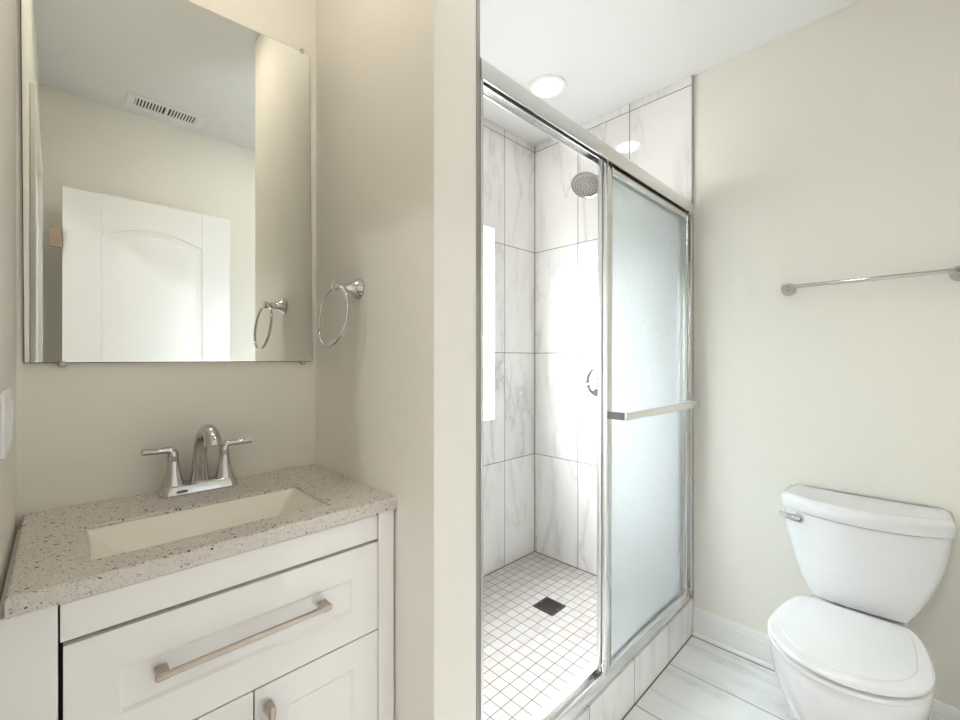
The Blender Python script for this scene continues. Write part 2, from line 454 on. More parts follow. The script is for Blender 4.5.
# baseboards
def baseboard(name, poly_axis, a0, a1, face, sgn, label):
    prof = [(0, 0.0025), (0.014, 0.0025), (0.014, 0.096), (0.0115, 0.099), (0.0115, 0.108), (0.008, 0.118), (0.006, 0.124), (0, 0.124)]
    pts = [(face + sgn * p, z) for p, z in prof]
    m = MB().prism(pts, a0, a1, poly_axis)
    # shoe moulding
    sh = [(0.0141, 0.0025), (0.024, 0.0025), (0.023, 0.008), (0.019, 0.014), (0.0141, 0.017)]
    m.prism([(face + sgn * p, z) for p, z in sh], a0, a1, poly_axis)
    return struct(m.build(name, TRIMW), label, 'baseboard')
# profile lies in (y,z) and runs along x
baseboard('baseboard_end', 'x', X_CURB + 0.002, X_RIGHT - 0.001, Y_END, -1, 'white moulded baseboard along the wall behind the toilet')
baseboard('baseboard_right', 'y', 0.005, Y_END - 0.026, X_RIGHT, -1, 'white moulded baseboard along the right wall')

# doorway: casing, jamb, hinged door folded against the right wall
c = MB()
c.box(-0.735, -0.662, Y_ENTRY, Y_ENTRY + 0.0145, 0, 2.10, 0.003, 1)
c.box(0.062, 0.072, Y_ENTRY, Y_ENTRY + 0.0145, 0, 2.10, 0.002, 1)
c.box(-0.662, 0.062, Y_ENTRY, Y_ENTRY + 0.0145, 2.057, 2.10, 0.003, 1)
struct(c.build('trim_3', TRIMW), 'white door casing around the entry doorway', 'trim')
j = MB()
j.box(-0.6595, -0.642, -0.1795, Y_ENTRY + 0.001, 0, 2.042).box(0.042, 0.0595, -0.1795, Y_ENTRY + 0.001, 0, 2.042)
j.box(-0.642, 0.042, -0.1795, Y_ENTRY + 0.001, 2.042, 2.0595)
struct(j.build('trim_4', TRIMW), 'white door jamb lining the entry doorway', 'trim')

DX0, DX1, DY0, DY1, DZ0, DZ1 = 0.0785, 0.1135, 0.014, 0.69, 0.012, 2.037
door = thing('door_1', (DX1, DY0, DZ0), 'white arched-panel door standing open, seen in the mirror', 'door')
door['kind'] = 'structure'
d = MB()
d.box(DX0 + 0.006, DX1, DY0, DY1, DZ0, DZ1, 0.002, 1)
# raised stiles/rails on the visible face around arched panels
ys0, ys1 = DY0 + 0.135, DY1 - 0.135
def arch(zspring, rise, n=16):
    return [(ys0 + (ys1 - ys0) * k / n, zspring + rise * math.sin(math.pi * k / n)) for k in range(n + 1)]
top = arch(1.845, 0.055)
d.box(DX0, DX0 + 0.007, DY0, ys0, DZ0, DZ1, 0.002, 1).box(DX0, DX0 + 0.007, ys1, DY1, DZ0, DZ1, 0.002, 1)
d.prism(top + [(ys1, DZ1), (ys0, DZ1)], DX0, DX0 + 0.007, 'x')
d.box(DX0, DX0 + 0.007, ys0, ys1, 0.86, 1.02).box(DX0, DX0 + 0.007, ys0, ys1, DZ0, 0.26)
d.build('door_slab', DOORW, door)
# raised inner fields
def inset(poly, k):
    cy = sum(p[0] for p in poly) / len(poly); cz = sum(p[1] for p in poly) / len(poly)
    hy = max(abs(p[0] - cy) for p in poly)
    return [(cy + (y - cy) * (1 - k / hy), z + (k if z < cz else -k)) for y, z in poly]
for poly in ([(ys1, 1.02), (ys0, 1.02)] + top, [(ys0, 0.26), (ys1, 0.26), (ys1, 0.86), (ys0, 0.86)]):
    pts = poly if poly[0][0] < poly[1][0] else [poly[0]] + poly[:0:-1]
    pa, pb = inset(pts, 0.028), inset(pts, 0.050)
    MB().loft([[(DX0 + 0.0058, y, z) for y, z in pa], [(DX0 + 0.001, y, z) for y, z in pb]]).build('door_panel', DOORW, door)
for z in (1.80, 1.02, 0.24):
    MB().box(0.0605, 0.0775, -0.026, 0.012, z - 0.045, z + 0.045, 0.001, 1).tube([(0.0775, 0.006, z - 0.046), (0.0775, 0.006, z + 0.046)], 0.005, 10).build('hinge', COPPER, door)

# hall outside the doorway (lights the doorway, reflected in the chrome)
h = MB()
h.box(-1.4, 0.8, -1.9, -1.8, 0, CEIL).box(-1.5, -1.4, -1.9, -0.19, 0, CEIL).box(0.8, 0.9, -1.9, -0.19, 0, CEIL)
h.box(X_RIGHT + 0.1, 0.8, -0.19, -0.18, 0, CEIL)
struct(h.build('wall_hall', ROOFM), 'plain pale hall walls outside the doorway', 'wall')
struct(MB().box(-1.5, 0.9, -1.9, -0.19, -0.1, 0.0).build('floor_hall', WOOD), 'brown wooden hall floor outside the doorway', 'floor')
struct(MB().box(-1.5, 0.9, -1.9, -0.19, CEIL, CEIL + 0.1).build('ceiling_hall', CEILP), 'white hall ceiling outside the doorway', 'ceiling')

# ------------------------------------------------------------------ recessed ceiling lights (niche and hall ones added)
def downlight(x, y, lens, label):
    t = thing('recessed_ceiling_light', (x, y, CEIL), label, 'ceiling light')
    MB().lathe([(0.064, -0.0015), (0.068, -0.006), (0.080, -0.008), (0.090, -0.005), (0.093, -0.0003)], (x, y, CEIL), (0, 0, 1), 48).build('trim_ring', WPLAST, t)
    MB().lathe([(0.001, -0.0105), (0.05, -0.0100), (0.0635, -0.0082), (0.0637, -0.0080)], (x, y, CEIL), (0, 0, 1), 40).build('lens', lens, t)
downlight(-1.243, 1.664, LENS, 'round white recessed ceiling light glowing above the shower')
downlight(-0.86, 0.26, LENS4, 'added round fill light over the vanity niche, out of view')  # added out of view to brighten the niche
downlight(-0.28, 0.88, LENS2, 'round recessed ceiling light outside the shower over the room')
downlight(-0.05, -1.0, LENS3, 'added round hall fill light straight outside the doorway, out of view')  # added fill through the doorway for toilet, floor and end wall
downlight(-1.05, -1.0, LENS3, 'added round hall fill light left of the doorway, out of view')  # added to light the open door, which bounces onto the vanity

# ------------------------------------------------------------------ ceiling vent (seen in the mirror)
vx0, vx1, vy0, vy1 = 0.065, 0.175, 0.262, 0.548
v = thing('ceiling_vent', ((vx0 + vx1) / 2, (vy0 + vy1) / 2, CEIL), 'white slotted air vent on the ceiling, seen in the mirror', 'vent')
m = MB(); zt, zb = CEIL - 0.0005, CEIL - 0.006
m.box(vx0 - 0.015, vx1 + 0.015, vy0 - 0.02, vy0 + 0.012, zb, zt).box(vx0 - 0.015, vx1 + 0.015, vy1 - 0.012, vy1 + 0.02, zb, zt)
m.box(vx0 - 0.015, vx0 + 0.012, vy0 + 0.012, vy1 - 0.012, zb, zt).box(vx1 - 0.012, vx1 + 0.015, vy0 + 0.012, vy1 - 0.012, zb, zt)
m.box(vx0 + 0.012, vx1 - 0.012, (vy0 + vy1) / 2 - 0.007, (vy0 + vy1) / 2 + 0.007, zb, zt)
m.build('vent_frame', WPLAST, v)
MB().box(vx0 + 0.0125, vx1 - 0.0125, vy0 + 0.0125, vy1 - 0.0125, CEIL - 0.0012, CEIL - 0.0004).build('vent_dark_sheet', BLACK, v)  # flat black sheet paints the dark of the opening behind the louvers
for k in range(20):
    yy = vy0 + 0.018 + (vy1 - vy0 - 0.036) * k / 19
    if abs(yy - (vy0 + vy1) / 2) < 0.008: continue
    MB().box(vx0 + 0.0125, vx1 - 0.0125, yy - 0.0032, yy + 0.0032, CEIL - 0.0055, CEIL - 0.0013).build('louver', WPLAST, v)

# ------------------------------------------------------------------ mirror
XB, XG = X_MIR + 0.002, X_MIR + 0.008
mq = [(-0.050, 1.2447), (0.5615, 1.247), (0.553, 2.1865), (-0.056, 2.159)]
mr = thing('vanity_mirror', (X_MIR, 0.255, 1.245), 'large frameless rectangular mirror above the sink', 'mirror')
MB().prism(mq, XB, XG, 'x').build('mirror_glass', MIRROR, mr)
eq = [(y + (0.0016 if y > 0.2 else -0.0016), z + (0.0016 if z > 1.7 else -0.0016)) for y, z in mq]
MB().prism(eq, X_MIR + 0.0005, XB + 0.004, 'x').build('mirror_backing', plain('dark_mirror_edge', (0.16, 0.155, 0.13, 1), 0.4), mr)
for (yy, zz, s) in ((0.0065, 1.2447, -1), (0.532, 1.2465, -1), (0.530, 2.1855, 1), (0.03, 2.1635, 1)):
    MB().box(XB, XG + 0.003, yy - 0.0055, yy + 0.0055, zz - 0.003 if s > 0 else zz - 0.010, zz + 0.010 if s > 0 else zz + 0.003, 0.001, 1) \
        .lathe([(0.003, 0.0), (0.003, 0.0015)], (XG + 0.003, yy, zz + s * 0.0055), (1, 0, 0), 12).build('mirror_clip', CHROME, mr)

# ------------------------------------------------------------------ vanity cabinet, countertop, sink, faucet
CT = 0.9255; CB = CT - 0.028
XCF = -0.868                          # counter front
XF = -0.875                           # cabinet frame face
CY0, CY1 = -0.0605, 0.5705
van = thing('vanity_cabinet', ((X_MIR + XF) / 2, (CY0 + CY1) / 2, 0.0), 'white shaker vanity cabinet under the speckled countertop', 'cabinet')
b = MB()
b.box(X_MIR + 0.002, XF - 0.02, CY0, CY0 + 0.016, 0.0, CB - 0.0005).box(X_MIR + 0.002, XF - 0.02, CY1 - 0.016, CY1, 0.0, CB - 0.0005)
b.box(X_MIR + 0.002, X_MIR + 0.012, CY0 + 0.016, CY1 - 0.016, 0.08, CB - 0.0005).box(X_MIR + 0.012, XF - 0.02, CY0 + 0.016, CY1 - 0.016, 0.08, 0.096)
b.box(XF - 0.02, XF, CY0, 0.0, 0, CB - 0.0005).box(XF - 0.02, XF, 0.529, CY1, 0, CB - 0.0005)
b.box(XF - 0.02, XF - 0.004, 0.0, 0.529, 0.0, 0.10)
b.build('cabinet_body', CABW, van, bevel=0.0015)
MB().box(XF - 0.021, XF - 0.0005, 0.0022, 0.5268, 0.8375, CB - 0.0035).build('top_rail', CABW, van, bevel=0.0012)
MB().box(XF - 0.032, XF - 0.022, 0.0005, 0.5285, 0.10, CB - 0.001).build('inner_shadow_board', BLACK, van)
def shaker(name, y0, y1, z0, z1, st, parent, arched=False):
    p = MB(); xa, xb = XF - 0.019, XF + 0.0005
    p.box(xa, xb, y0, y0 + st, z0, z1).box(xa, xb, y1 - st, y1, z0, z1)
    p.box(xa, xb, y0 + st, y1 - st, z0, z0 + st).box(xa, xb, y0 + st, y1 - st, z1 - st, z1)
    r0 = [(xb, y0 + st, z0 + st), (xb, y1 - st, z0 + st), (xb, y1 - st, z1 - st), (xb, y0 + st, z1 - st)]
    e = 0.006
    r1 = [(xb - 0.0045, y0 + st + e, z0 + st + e), (xb - 0.0045, y1 - st - e, z0 + st + e), (xb - 0.0045, y1 - st - e, z1 - st - e), (xb - 0.0045, y0 + st + e, z1 - st - e)]
    p.loft([r0, r1], False, True)
    return p.build(name, CABW, parent)
def bar_pull(a, b_, parent):
    """Flat bar pull between two feet; a, b_ are (y, z)."""
    (ya, za), (yb, zb_) = a, b_
    L = math.hypot(yb - ya, zb_ - za); uy, uz = (yb - ya) / L, (zb_ - za) / L
    x0, x1 = XF + 0.0008, XF + 0.030
    p = MB()
    def pr(t0, t1, w0, xa, xb):
        q = [(t0, -w0), (t1, -w0), (t1, w0), (t0, w0)]
        p.loft([[(xx, ya + uy * t - uz * w_, za + uz * t + uy * w_) for t, w_ in q] for xx in (xa, xb)])
    pr(0.0, 0.018, 0.0066, x0, x1 - 0.001); pr(L - 0.018, L, 0.0066, x0, x1 - 0.001)
    pr(-0.002, L + 0.002, 0.0050, x1 - 0.009, x1)
    return p.build('handle', NICKEL, parent, bevel=0.0022)
dr = shaker('drawer', 0.0055, 0.5262, 0.632, 0.831, 0.063, van)
bar_pull((0.112, 0.743), (0.402, 0.743), dr)
for (y0, y1, hy) in ((0.0055, 0.2615, 0.236), (0.2645, 0.5262, 0.287)):
    dd = shaker('cabinet_door', y0, y1, 0.104, 0.6285, 0.060, van)
    bar_pull((hy, 0.440), (hy, 0.598 if hy > 0.25 else 0.575), dd)

# countertop with a rectangular cut-out
SX0, SX1, SY0, SY1 = -1.134, -0.939, 0.041, 0.437
TY0, TY1 = -0.0515, 0.5755
ct = MB()
def ringq(x0, x1, y0, y1, z): return [(x0, y0, z), (x1, y0, z), (x1, y1, z), (x0, y1, z)]
e = 0.003
ct.loft([ringq(SX0 - 0.022, SX1 + 0.022, SY0 - 0.022, SY1 + 0.022, CB), ringq(X_MIR + 0.0015, XCF, TY0, TY1, CB), ringq(X_MIR + 0.0015, XCF, TY0, TY1, CT - e), ringq(X_MIR + 0.0015 + e, XCF - e, TY0 + e, TY1 - e, CT),
         ringq(SX0 - 0.002, SX1 + 0.002, SY0 - 0.002, SY1 + 0.002, CT), ringq(SX0, SX1, SY0, SY1, CT - 0.002), ringq(SX0, SX1, SY0, SY1, CT - 0.006), ringq(SX0 - 0.022, SX1 + 0.022, SY0 - 0.022, SY1 + 0.022, CT - 0.006), ringq(SX0 - 0.022, SX1 + 0.022, SY0 - 0.022, SY1 + 0.022, CB)], False, False)
bmesh.ops.remove_doubles(ct.bm, verts=ct.bm.verts[:], dist=1e-5)
cto = ct.build('countertop', QUARTZ, origin=(X_MIR, 0.26, CB))
tag(cto, 'beige speckled quartz countertop on the white vanity cabinet', 'countertop')
# sink bowl, undermounted
sk = thing('sink', ((SX0 + SX1) / 2, (SY0 + SY1) / 2, CB - 0.13), 'cream rectangular basin set under the speckled countertop', 'sink')
def rr(x0, x1, y0, y1, z, r, n=5):
    out = []
    for cx, cy, a0 in ((x1 - r, y1 - r, 0), (x0 + r, y1 - r, 90), (x0 + r, y0 + r, 180), (x1 - r, y0 + r, 270)):
        for k in range(n + 1):
            a = math.radians(a0 + 90 * k / n); out.append((cx + r * math.cos(a), cy + r * math.sin(a), z))
    return out
zb = CT - 0.0066
rings = [rr(SX0 - 0.02, SX1 + 0.02, SY0 - 0.02, SY1 + 0.02, zb, 0.012), rr(SX0 + 0.0005, SX1 - 0.0005, SY0 + 0.0005, SY1 - 0.0005, zb, 0.006),
         rr(SX0 + 0.003, SX1 - 0.003, SY0 + 0.004, SY1 - 0.004, zb - 0.006, 0.008), rr(SX0 + 0.040, SX1 - 0.030, SY0 + 0.085, SY1 - 0.085, zb - 0.085, 0.012),
         rr(SX0 + 0.050, SX1 - 0.040, SY0 + 0.100, SY1 - 0.100, zb - 0.103, 0.02), rr(SX0 + 0.075, SX1 - 0.065, SY0 + 0.165, SY1 - 0.165, zb - 0.110, 0.01)]
outer = [rr(SX0 + 0.06, SX1 - 0.05, SY0 + 0.15, SY1 - 0.15, zb - 0.125, 0.01), rr(SX0 + 0.028, SX1 - 0.018, SY0 + 0.072, SY1 - 0.072, zb - 0.092, 0.02), rr(SX0 - 0.02, SX1 + 0.02, SY0 - 0.02, SY1 + 0.02, zb - 0.012, 0.012)]
MB().loft(rings + outer + [rings[0]], False, False).build('basin', BASIN, sk)
MB().lathe([(0.020, -0.004), (0.021, 0.0), (0.012, 0.002), (0.001, 0.002)], ((SX0 + SX1) / 2, (SY0 + SY1) / 2, zb - 0.108), (0, 0, 1)).build('drain_cap', CHROME, sk)

# faucet
FX, FY = -1.262, 0.2535
fc = thing('faucet', (FX, FY, CT), 'chrome two-handle arched faucet behind the basin', 'faucet')
def plate(hx, hy, z, n=8, r=0.02):
    return rr(FX - hx, FX + hx, FY - hy, FY + hy, z, r, n)
MB().loft([plate(0.029, 0.084, CT + 0.0003), plate(0.029, 0.084, CT + 0.003), plate(0.0255, 0.0805, CT + 0.020), plate(0.022, 0.077, CT + 0.0245)]).build('base_plate', CHROME, fc)
MB().loft([[(FX + 0.0283, FY + a, CT + zz) for a, zz in ((-0.052, 0.0065), (-0.030, 0.0065), (-0.030, 0.0120), (-0.052, 0.0120))],
           [(FX + 0.0283 - 0.0012, FY + a, CT + zz) for a, zz in ((-0.052, 0.0065), (-0.030, 0.0065), (-0.030, 0.0130), (-0.052, 0.0130))]]).build('maker_mark', DKGREY, fc)
# spout: stem, arc, flared mouth
def bez(p0, p1, p2, p3, n):
    P4 = [Vector(q) for q in (p0, p1, p2, p3)]
    return [P4[0] * (1 - t) ** 3 + P4[1] * 3 * t * (1 - t) ** 2 + P4[2] * 3 * t * t * (1 - t) + P4[3] * t ** 3 for t in [k / n for k in range(n + 1)]]
pts = [Vector((FX - 0.004, FY, CT + 0.022)), Vector((FX - 0.002, FY, CT + 0.032)), Vector((FX, FY, CT + 0.055))] + \
      bez((FX + 0.003, FY, CT + 0.085), (FX + 0.014, FY, CT + 0.167), (FX + 0.125, FY, CT + 0.180), (FX + 0.133, FY, CT + 0.128), 18)
rad = [0.0235, 0.0205, 0.0175] + [0.0150 - 0.0015 * math.sin(math.pi * k / 18) + 0.0035 * (k / 18) ** 2 for k in range(19)]
MB().tube(pts, rad, 24).build('spout', CHROME, fc)
for sy in (-1, 1):
    hy = FY + sy * 0.0545
    MB().lathe([(0.0225, 0.0), (0.0215, 0.006), (0.0175, 0.018), (0.0140, 0.034), (0.0118, 0.052), (0.0112, 0.064), (0.0118, 0.066), (0.0118, 0.070)], (FX, hy, CT + 0.0235), (0, 0, 1)).build('handle_body', CHROME, fc)
    lv = bez((FX, hy, CT + 0.093), (FX, hy, CT + 0.112), (FX + 0.002, hy + sy * 0.012, CT + 0.1085), (FX + 0.005, hy + sy * 0.030, CT + 0.1085), 9)
    lv += [Vector((FX + 0.008, hy + sy * 0.045, CT + 0.1095)), Vector((FX + 0.011, hy + sy * 0.061, CT + 0.1115))]
    MB().tube(lv, [0.0112, 0.0112, 0.0108, 0.010, 0.0092, 0.0085, 0.0078, 0.0073, 0.0070, 0.0068, 0.0070, 0.0080], 16).build('lever', CHROME, fc)

# ------------------------------------------------------------------ towel ring on the partition
RX, RZ = -1.050, 1.440
tr = thing('towel_ring', (RX, Y_PART0, RZ), 'chrome towel ring on the partition beside the mirror', 'towel ring')
MB().lathe([(0.0275, 0.0005), (0.0275, 0.004), (0.0235, 0.009), (0.0165, 0.020), (0.0118, 0.034), (0.0095, 0.048), (0.0090, 0.058), (0.0112, 0.060), (0.0125, 0.066), (0.0112, 0.072), (0.006, 0.074)],
           (RX, Y_PART0, RZ), (0, -1, 0), 32).build('post', CHROME, tr)
MB().torus((RX - 0.002, Y_PART0 - 0.074, RZ - 0.076), 0.0775, 0.0042, (1, 0, 0), (0.0, -0.13, -1.0)).build('ring', CHROME, tr)

# white outlet plate on the entry wall
ob = thing('outlet_plate', (-1.010, Y_ENTRY, 1.150), 'white wall plate at the left edge beside the mirror', 'outlet')
MB().box(-1.076, -0.955, Y_ENTRY, Y_ENTRY + 0.006, 1.102, 1.202, 0.003, 2).build('cover', WPLAST, ob)
for xx in (-1.044, -0.987):
    MB().box(xx - 0.017, xx + 0.017, Y_ENTRY + 0.0058, Y_ENTRY + 0.009, 1.118, 1.185, 0.0015, 1).build('rocker', WPLAST, ob)

# ------------------------------------------------------------------ shower enclosure
YA, YB = Y_PART1 + 0.0015, Y_TILE - 0.001
HX0, HX1 = -0.788, -0.722
HZ0, HZ1 = 1.914, 1.968
fr = thing('shower_door_frame', (-0.755, (YA + YB) / 2, ZC), 'aluminium shower door frame with header and track standing on the curb', 'door frame')
prof = [(HX1, HZ0), (HX1, HZ1 - 0.010), (HX1 - 0.004, HZ1 - 0.003), (HX1 - 0.012, HZ1), (HX0 + 0.004, HZ1), (HX0, HZ1 - 0.004), (HX0, HZ0 + 0.016),
        (HX0 + 0.004, HZ0 + 0.016), (HX0 + 0.004, HZ1 - 0.012), (-0.7585, HZ1 - 0.012), (-0.7585, HZ0 + 0.014), (-0.7545, HZ0 + 0.014), (-0.7545, HZ1 - 0.012),
        (HX1 - 0.004, HZ1 - 0.012), (HX1 - 0.004, HZ0)]
MB().prism(prof, YA, YB, 'y').build('header', ALU, fr)
MB().box(-0.7542, -0.7530, YA + 0.002, YB - 0.002, HZ0 + 0.0145, HZ1 - 0.0125).build('track_shade_strip', DKGREY, fr)  # added dark strip paints the shade inside the header groove
tp = [(-0.732, ZC + 0.0005), (-0.732, ZC + 0.012), (-0.738, ZC + 0.038), (-0.742, ZC + 0.040), (-0.743, ZC + 0.034), (-0.741, ZC + 0.006), (-0.7535, ZC + 0.006), (-0.7545, ZC + 0.020), (-0.7575, ZC + 0.020), (-0.7585, ZC + 0.006),
      (-0.779, ZC + 0.006), (-0.780, ZC + 0.026), (-0.784, ZC + 0.026), (-0.788, ZC + 0.010), (-0.800, ZC + 0.004), (-0.800, ZC + 0.0005)]
MB().prism(tp, YA, YB, 'y').build('bottom_track', ALU, fr)
for (ya, yb) in ((YA, YA + 0.009), (YB - 0.024, YB)):
    s = 1 if ya == YA else -1
    j0, j1 = (ya, yb) if s > 0 else (yb, ya)
    pj = [(HX1 - 0.003, j0), (HX1 - 0.003, j1), (HX1 - 0.007, j1), (HX1 - 0.007, j0 + s * 0.003), (-0.7545, j0 + s * 0.003), (-0.7545, j1 - s * 0.003), (-0.7585, j1 - s * 0.003), (-0.7585, j0 + s * 0.003), (HX0 + 0.004, j0 + s * 0.003), (HX0 + 0.004, j1), (HX0, j1), (HX0, j0)]
    MB().prism(pj, ZC + 0.041, HZ0 - 0.0005, 'z').build('jamb', ALU, fr)

def slider(xc, y0, y1, label, towel):
    z0, z1 = ZC + 0.022, HZ1 - 0.020
    t = thing('sliding_shower_door', (xc, (y0 + y1) / 2, z0), label, 'shower door', 'sliding glass shower doors')
    hw = 0.0088
    def stile(ya, yb):
        MB().box(xc - hw, xc + hw, ya, yb, z0, z1, 0.003, 2).build('stile', ALU, t)
    stile(y0, y0 + 0.032); stile(y1 - 0.022, y1)
    MB().box(xc - hw + 0.001, xc + hw - 0.001, y0 + 0.0322, y1 - 0.0222, z1 - 0.060, z1 - 0.001, 0.002, 1).build('top_rail', ALU, t)
    MB().box(xc - hw + 0.001, xc + hw - 0.001, y0 + 0.0322, y1 - 0.0222, z0 + 0.001, z0 + 0.026, 0.002, 1).build('bottom_rail', ALU, t)
    MB().box(xc - 0.0022, xc + 0.0022, y0 + 0.030, y1 - 0.020, z0 + 0.024, z1 - 0.058).build('glass_panel', RAIN, t)
    for yy in (y0 + 0.012,):
        MB().box(xc - hw + 0.002, xc + hw - 0.002, yy - 0.006, yy + 0.006, z0 - 0.010, z0 + 0.0, 0.001, 1).build('guide', DKGREY, t)
    if towel:
        xb = -0.672; zb_ = 1.062
        bar = MB().box(xb - 0.005, xb + 0.005, y0 + 0.006, y1 - 0.048, zb_ - 0.0135, zb_ + 0.0135, 0.003, 2)
        bo = bar.build('towel_handle', ALU, t)
        for ya in (y0 + 0.004, y1 - 0.072):
            MB().box(xc + hw, xb - 0.0052, ya, ya + 0.016, zb_ - 0.012, zb_ + 0.012, 0.002, 1).build('bracket', DKGREY if ya < 1.6 else ALU, bo)
    t.location.y -= 0.011; t.rotation_euler.x = -0.0062      # hangs slightly out of plumb
    return t
slider(-0.7422, 1.322, 2.045, 'outer sliding rain-glass shower door with towel bar handle', True)
slider(-0.7695, 1.332, 2.036, 'inner rain-glass sliding door directly behind the outer door', False)

# ------------------------------------------------------------------ shower head, valve, drain
hx = -1.20
sh = thing('overhead_shower', (hx, Y_TILE, 2.213), 'round chrome shower head on the tiled end wall', 'shower head')
MB().lathe([(0.032, 0.0005), (0.031, 0.004), (0.022, 0.010), (0.012, 0.014)], (hx, Y_TILE, 2.213), (0, -1, 0)).build('flange', CHROME, sh)
arm = bez((hx, Y_TILE - 0.012, 2.213), (hx, Y_TILE - 0.06, 2.226), (hx, Y_TILE - 0.085, 2.213), (hx, Y_TILE - 0.108, 2.186), 12)
MB().tube(arm, 0.0095, 14).build('arm', CHROME, sh)
tip = arm[-1]; ax = Vector((0.06, -0.57, -0.82)).normalized()
MB().lathe([(0.012, -0.004), (0.016, 0.004), (0.016, 0.014), (0.022, 0.020), (0.047, 0.030), (0.069, 0.040), (0.0775, 0.048), (0.0775, 0.054), (0.074, 0.058), (0.066, 0.0565)], tip, ax, 40).build('head', CHROME, sh)
fp = MB().lathe([(0.0655, 0.0570), (0.060, 0.0585), (0.020, 0.0600), (0.001, 0.0600)], tip, ax, 40).build('face_plate', plain('grey_spray_face', (0.30, 0.28, 0.26, 1), 0.45, 0.3), sh, smooth=2)
nz = MB(); u = ax.orthogonal().normalized(); w2 = ax.cross(u)
for R, n in ((0.010, 4), (0.027, 12), (0.041, 18), (0.054, 24)):
    for k in range(n):
        a = 2 * math.pi * k / n + R * 40
        nz.lathe([(0.0036, 0.0), (0.0032, 0.0018)], tip + (u * math.cos(a) + w2 * math.sin(a)) * R + ax * 0.0590, ax, 6)
nzo = nz.build('nozzle_rows', BLACK, fp); nzo['kind'] = 'stuff'

vz = 1.132
vv = thing('shower_valve', (hx, Y_TILE, vz), 'round chrome shower valve with lever on the tiled wall', 'shower valve')
MB().lathe([(0.080, 0.0005), (0.080, 0.003), (0.074, 0.007), (0.055, 0.010), (0.040, 0.012), (0.034, 0.020), (0.001, 0.020)], (hx, Y_TILE, vz), (0, -1, 0), 44).build('escutcheon', CHROME, vv)
MB().lathe([(0.026, 0.0195), (0.026, 0.050), (0.023, 0.056), (0.001, 0.057)], (hx, Y_TILE, vz), (0, -1, 0)).tube([(hx, Y_TILE - 0.045, vz), (hx - 0.035, Y_TILE - 0.052, vz - 0.012), (hx - 0.062, Y_TILE - 0.052, vz - 0.022)], [0.010, 0.008, 0.007], 14).build('lever', NICKEL, vv)

dx, dy, dh = -1.222, 1.655, 0.055
dn = thing('floor_drain', (dx, dy, Z_PAN), 'dark square drain grate in the mosaic shower floor', 'drain')
m = MB(); z0, z1 = Z_PAN + 0.0003, Z_PAN + 0.004
for (a, b_, c_, d_) in ((-dh, dh, -dh, -dh + 0.012), (-dh, dh, dh - 0.012, dh), (-dh, -dh + 0.012, -dh + 0.012, dh - 0.012), (dh - 0.012, dh, -dh + 0.012, dh - 0.012)):
    m.box(dx + a, dx + b_, dy + c_, dy + d_, z0, z1)
m.build('drain_frame', DRAIN, dn)
MB().box(dx - dh + 0.012, dx + dh - 0.012, dy - dh + 0.012, dy + dh - 0.012, z0, z0 + 0.0006).build('drain_dark_sheet', BLACK, dn)  # thin black sheet paints the darkness below the bars
for k in range(7):
    yy = dy - 0.036 + 0.012 * k
    MB().box(dx - dh + 0.0122, dx + dh - 0.0122, yy - 0.0036, yy + 0.0036, z0 + 0.0008, z1 - 0.0005).build('bar', DRAIN, dn)
for sx in (-1, 1):
    MB().lathe([(0.005, 0.0), (0.005, 0.0008), (0.003, 0.0014)], (dx + sx * 0.049, dy, z1), (0, 0, 1), 12).build('screw', CHROME, dn)

# ------------------------------------------------------------------ towel bar
bz = 1.531; by = Y_END - 0.068
tb = thing('towel_bar', (-0.138, Y_END, bz), 'chrome towel bar on the wall above the toilet', 'towel bar')
for xx in (-0.365, 0.090):
    MB().lathe([(0.0250, 0.0005), (0.0250, 0.005), (0.021, 0.012), (0.0135, 0.024), (0.0105, 0.040), (0.0100, 0.056), (0.0120, 0.060), (0.0120, 0.076), (0.010, 0.079)], (xx, Y_END, bz - 0.002), (0, -1, 0), 30).build('post', CHROME, tb)
MB().tube([(-0.355, by, bz), (0.080, by, bz)], 0.0072, 16).build('rail', CHROME, tb)

# ------------------------------------------------------------------ toilet
TX = -0.142
BX = -0.149
to = thing('toilet', (TX, 1.72, 0.0), 'white two-piece toilet with closed lid against the end wall', 'toilet')
def egg(hw, yt, yc, yb, bh, z, n=40, m=14, cx=BX, tail=None):
    """Closed outline: elliptical front tip at yt, widest hw at yc, flat back of half width bh at yb."""
    out = []
    for k in range(n + 1):
        a = math.pi * k / n
        out.append((cx - hw * math.cos(a), yc - (yc - yt) * math.sin(a) ** 0.94, z))
    for k in range(1, m + 1):
        t = k / m
        out.append((cx + bh + (hw - bh) * math.cos(t * math.pi / 2) ** 1.0, yc + (yb - yc) * math.sin(t * math.pi / 2) ** 1.25, z))
    for k in range(m, 0, -1):
        t = k / m
        out.append((cx - bh - (hw - bh) * math.cos(t * math.pi / 2) ** 1.0, yc + (yb - yc) * math.sin(t * math.pi / 2) ** 1.25, z))
    if tail:
        i = n + 1 + m
        out[i:i] = [(cx + tail[0], tail[1] - 0.02, z), (cx + tail[0] - 0.02, tail[1], z), (cx - tail[0] + 0.02, tail[1], z), (cx - tail[0], tail[1] - 0.02, z)]
    return out
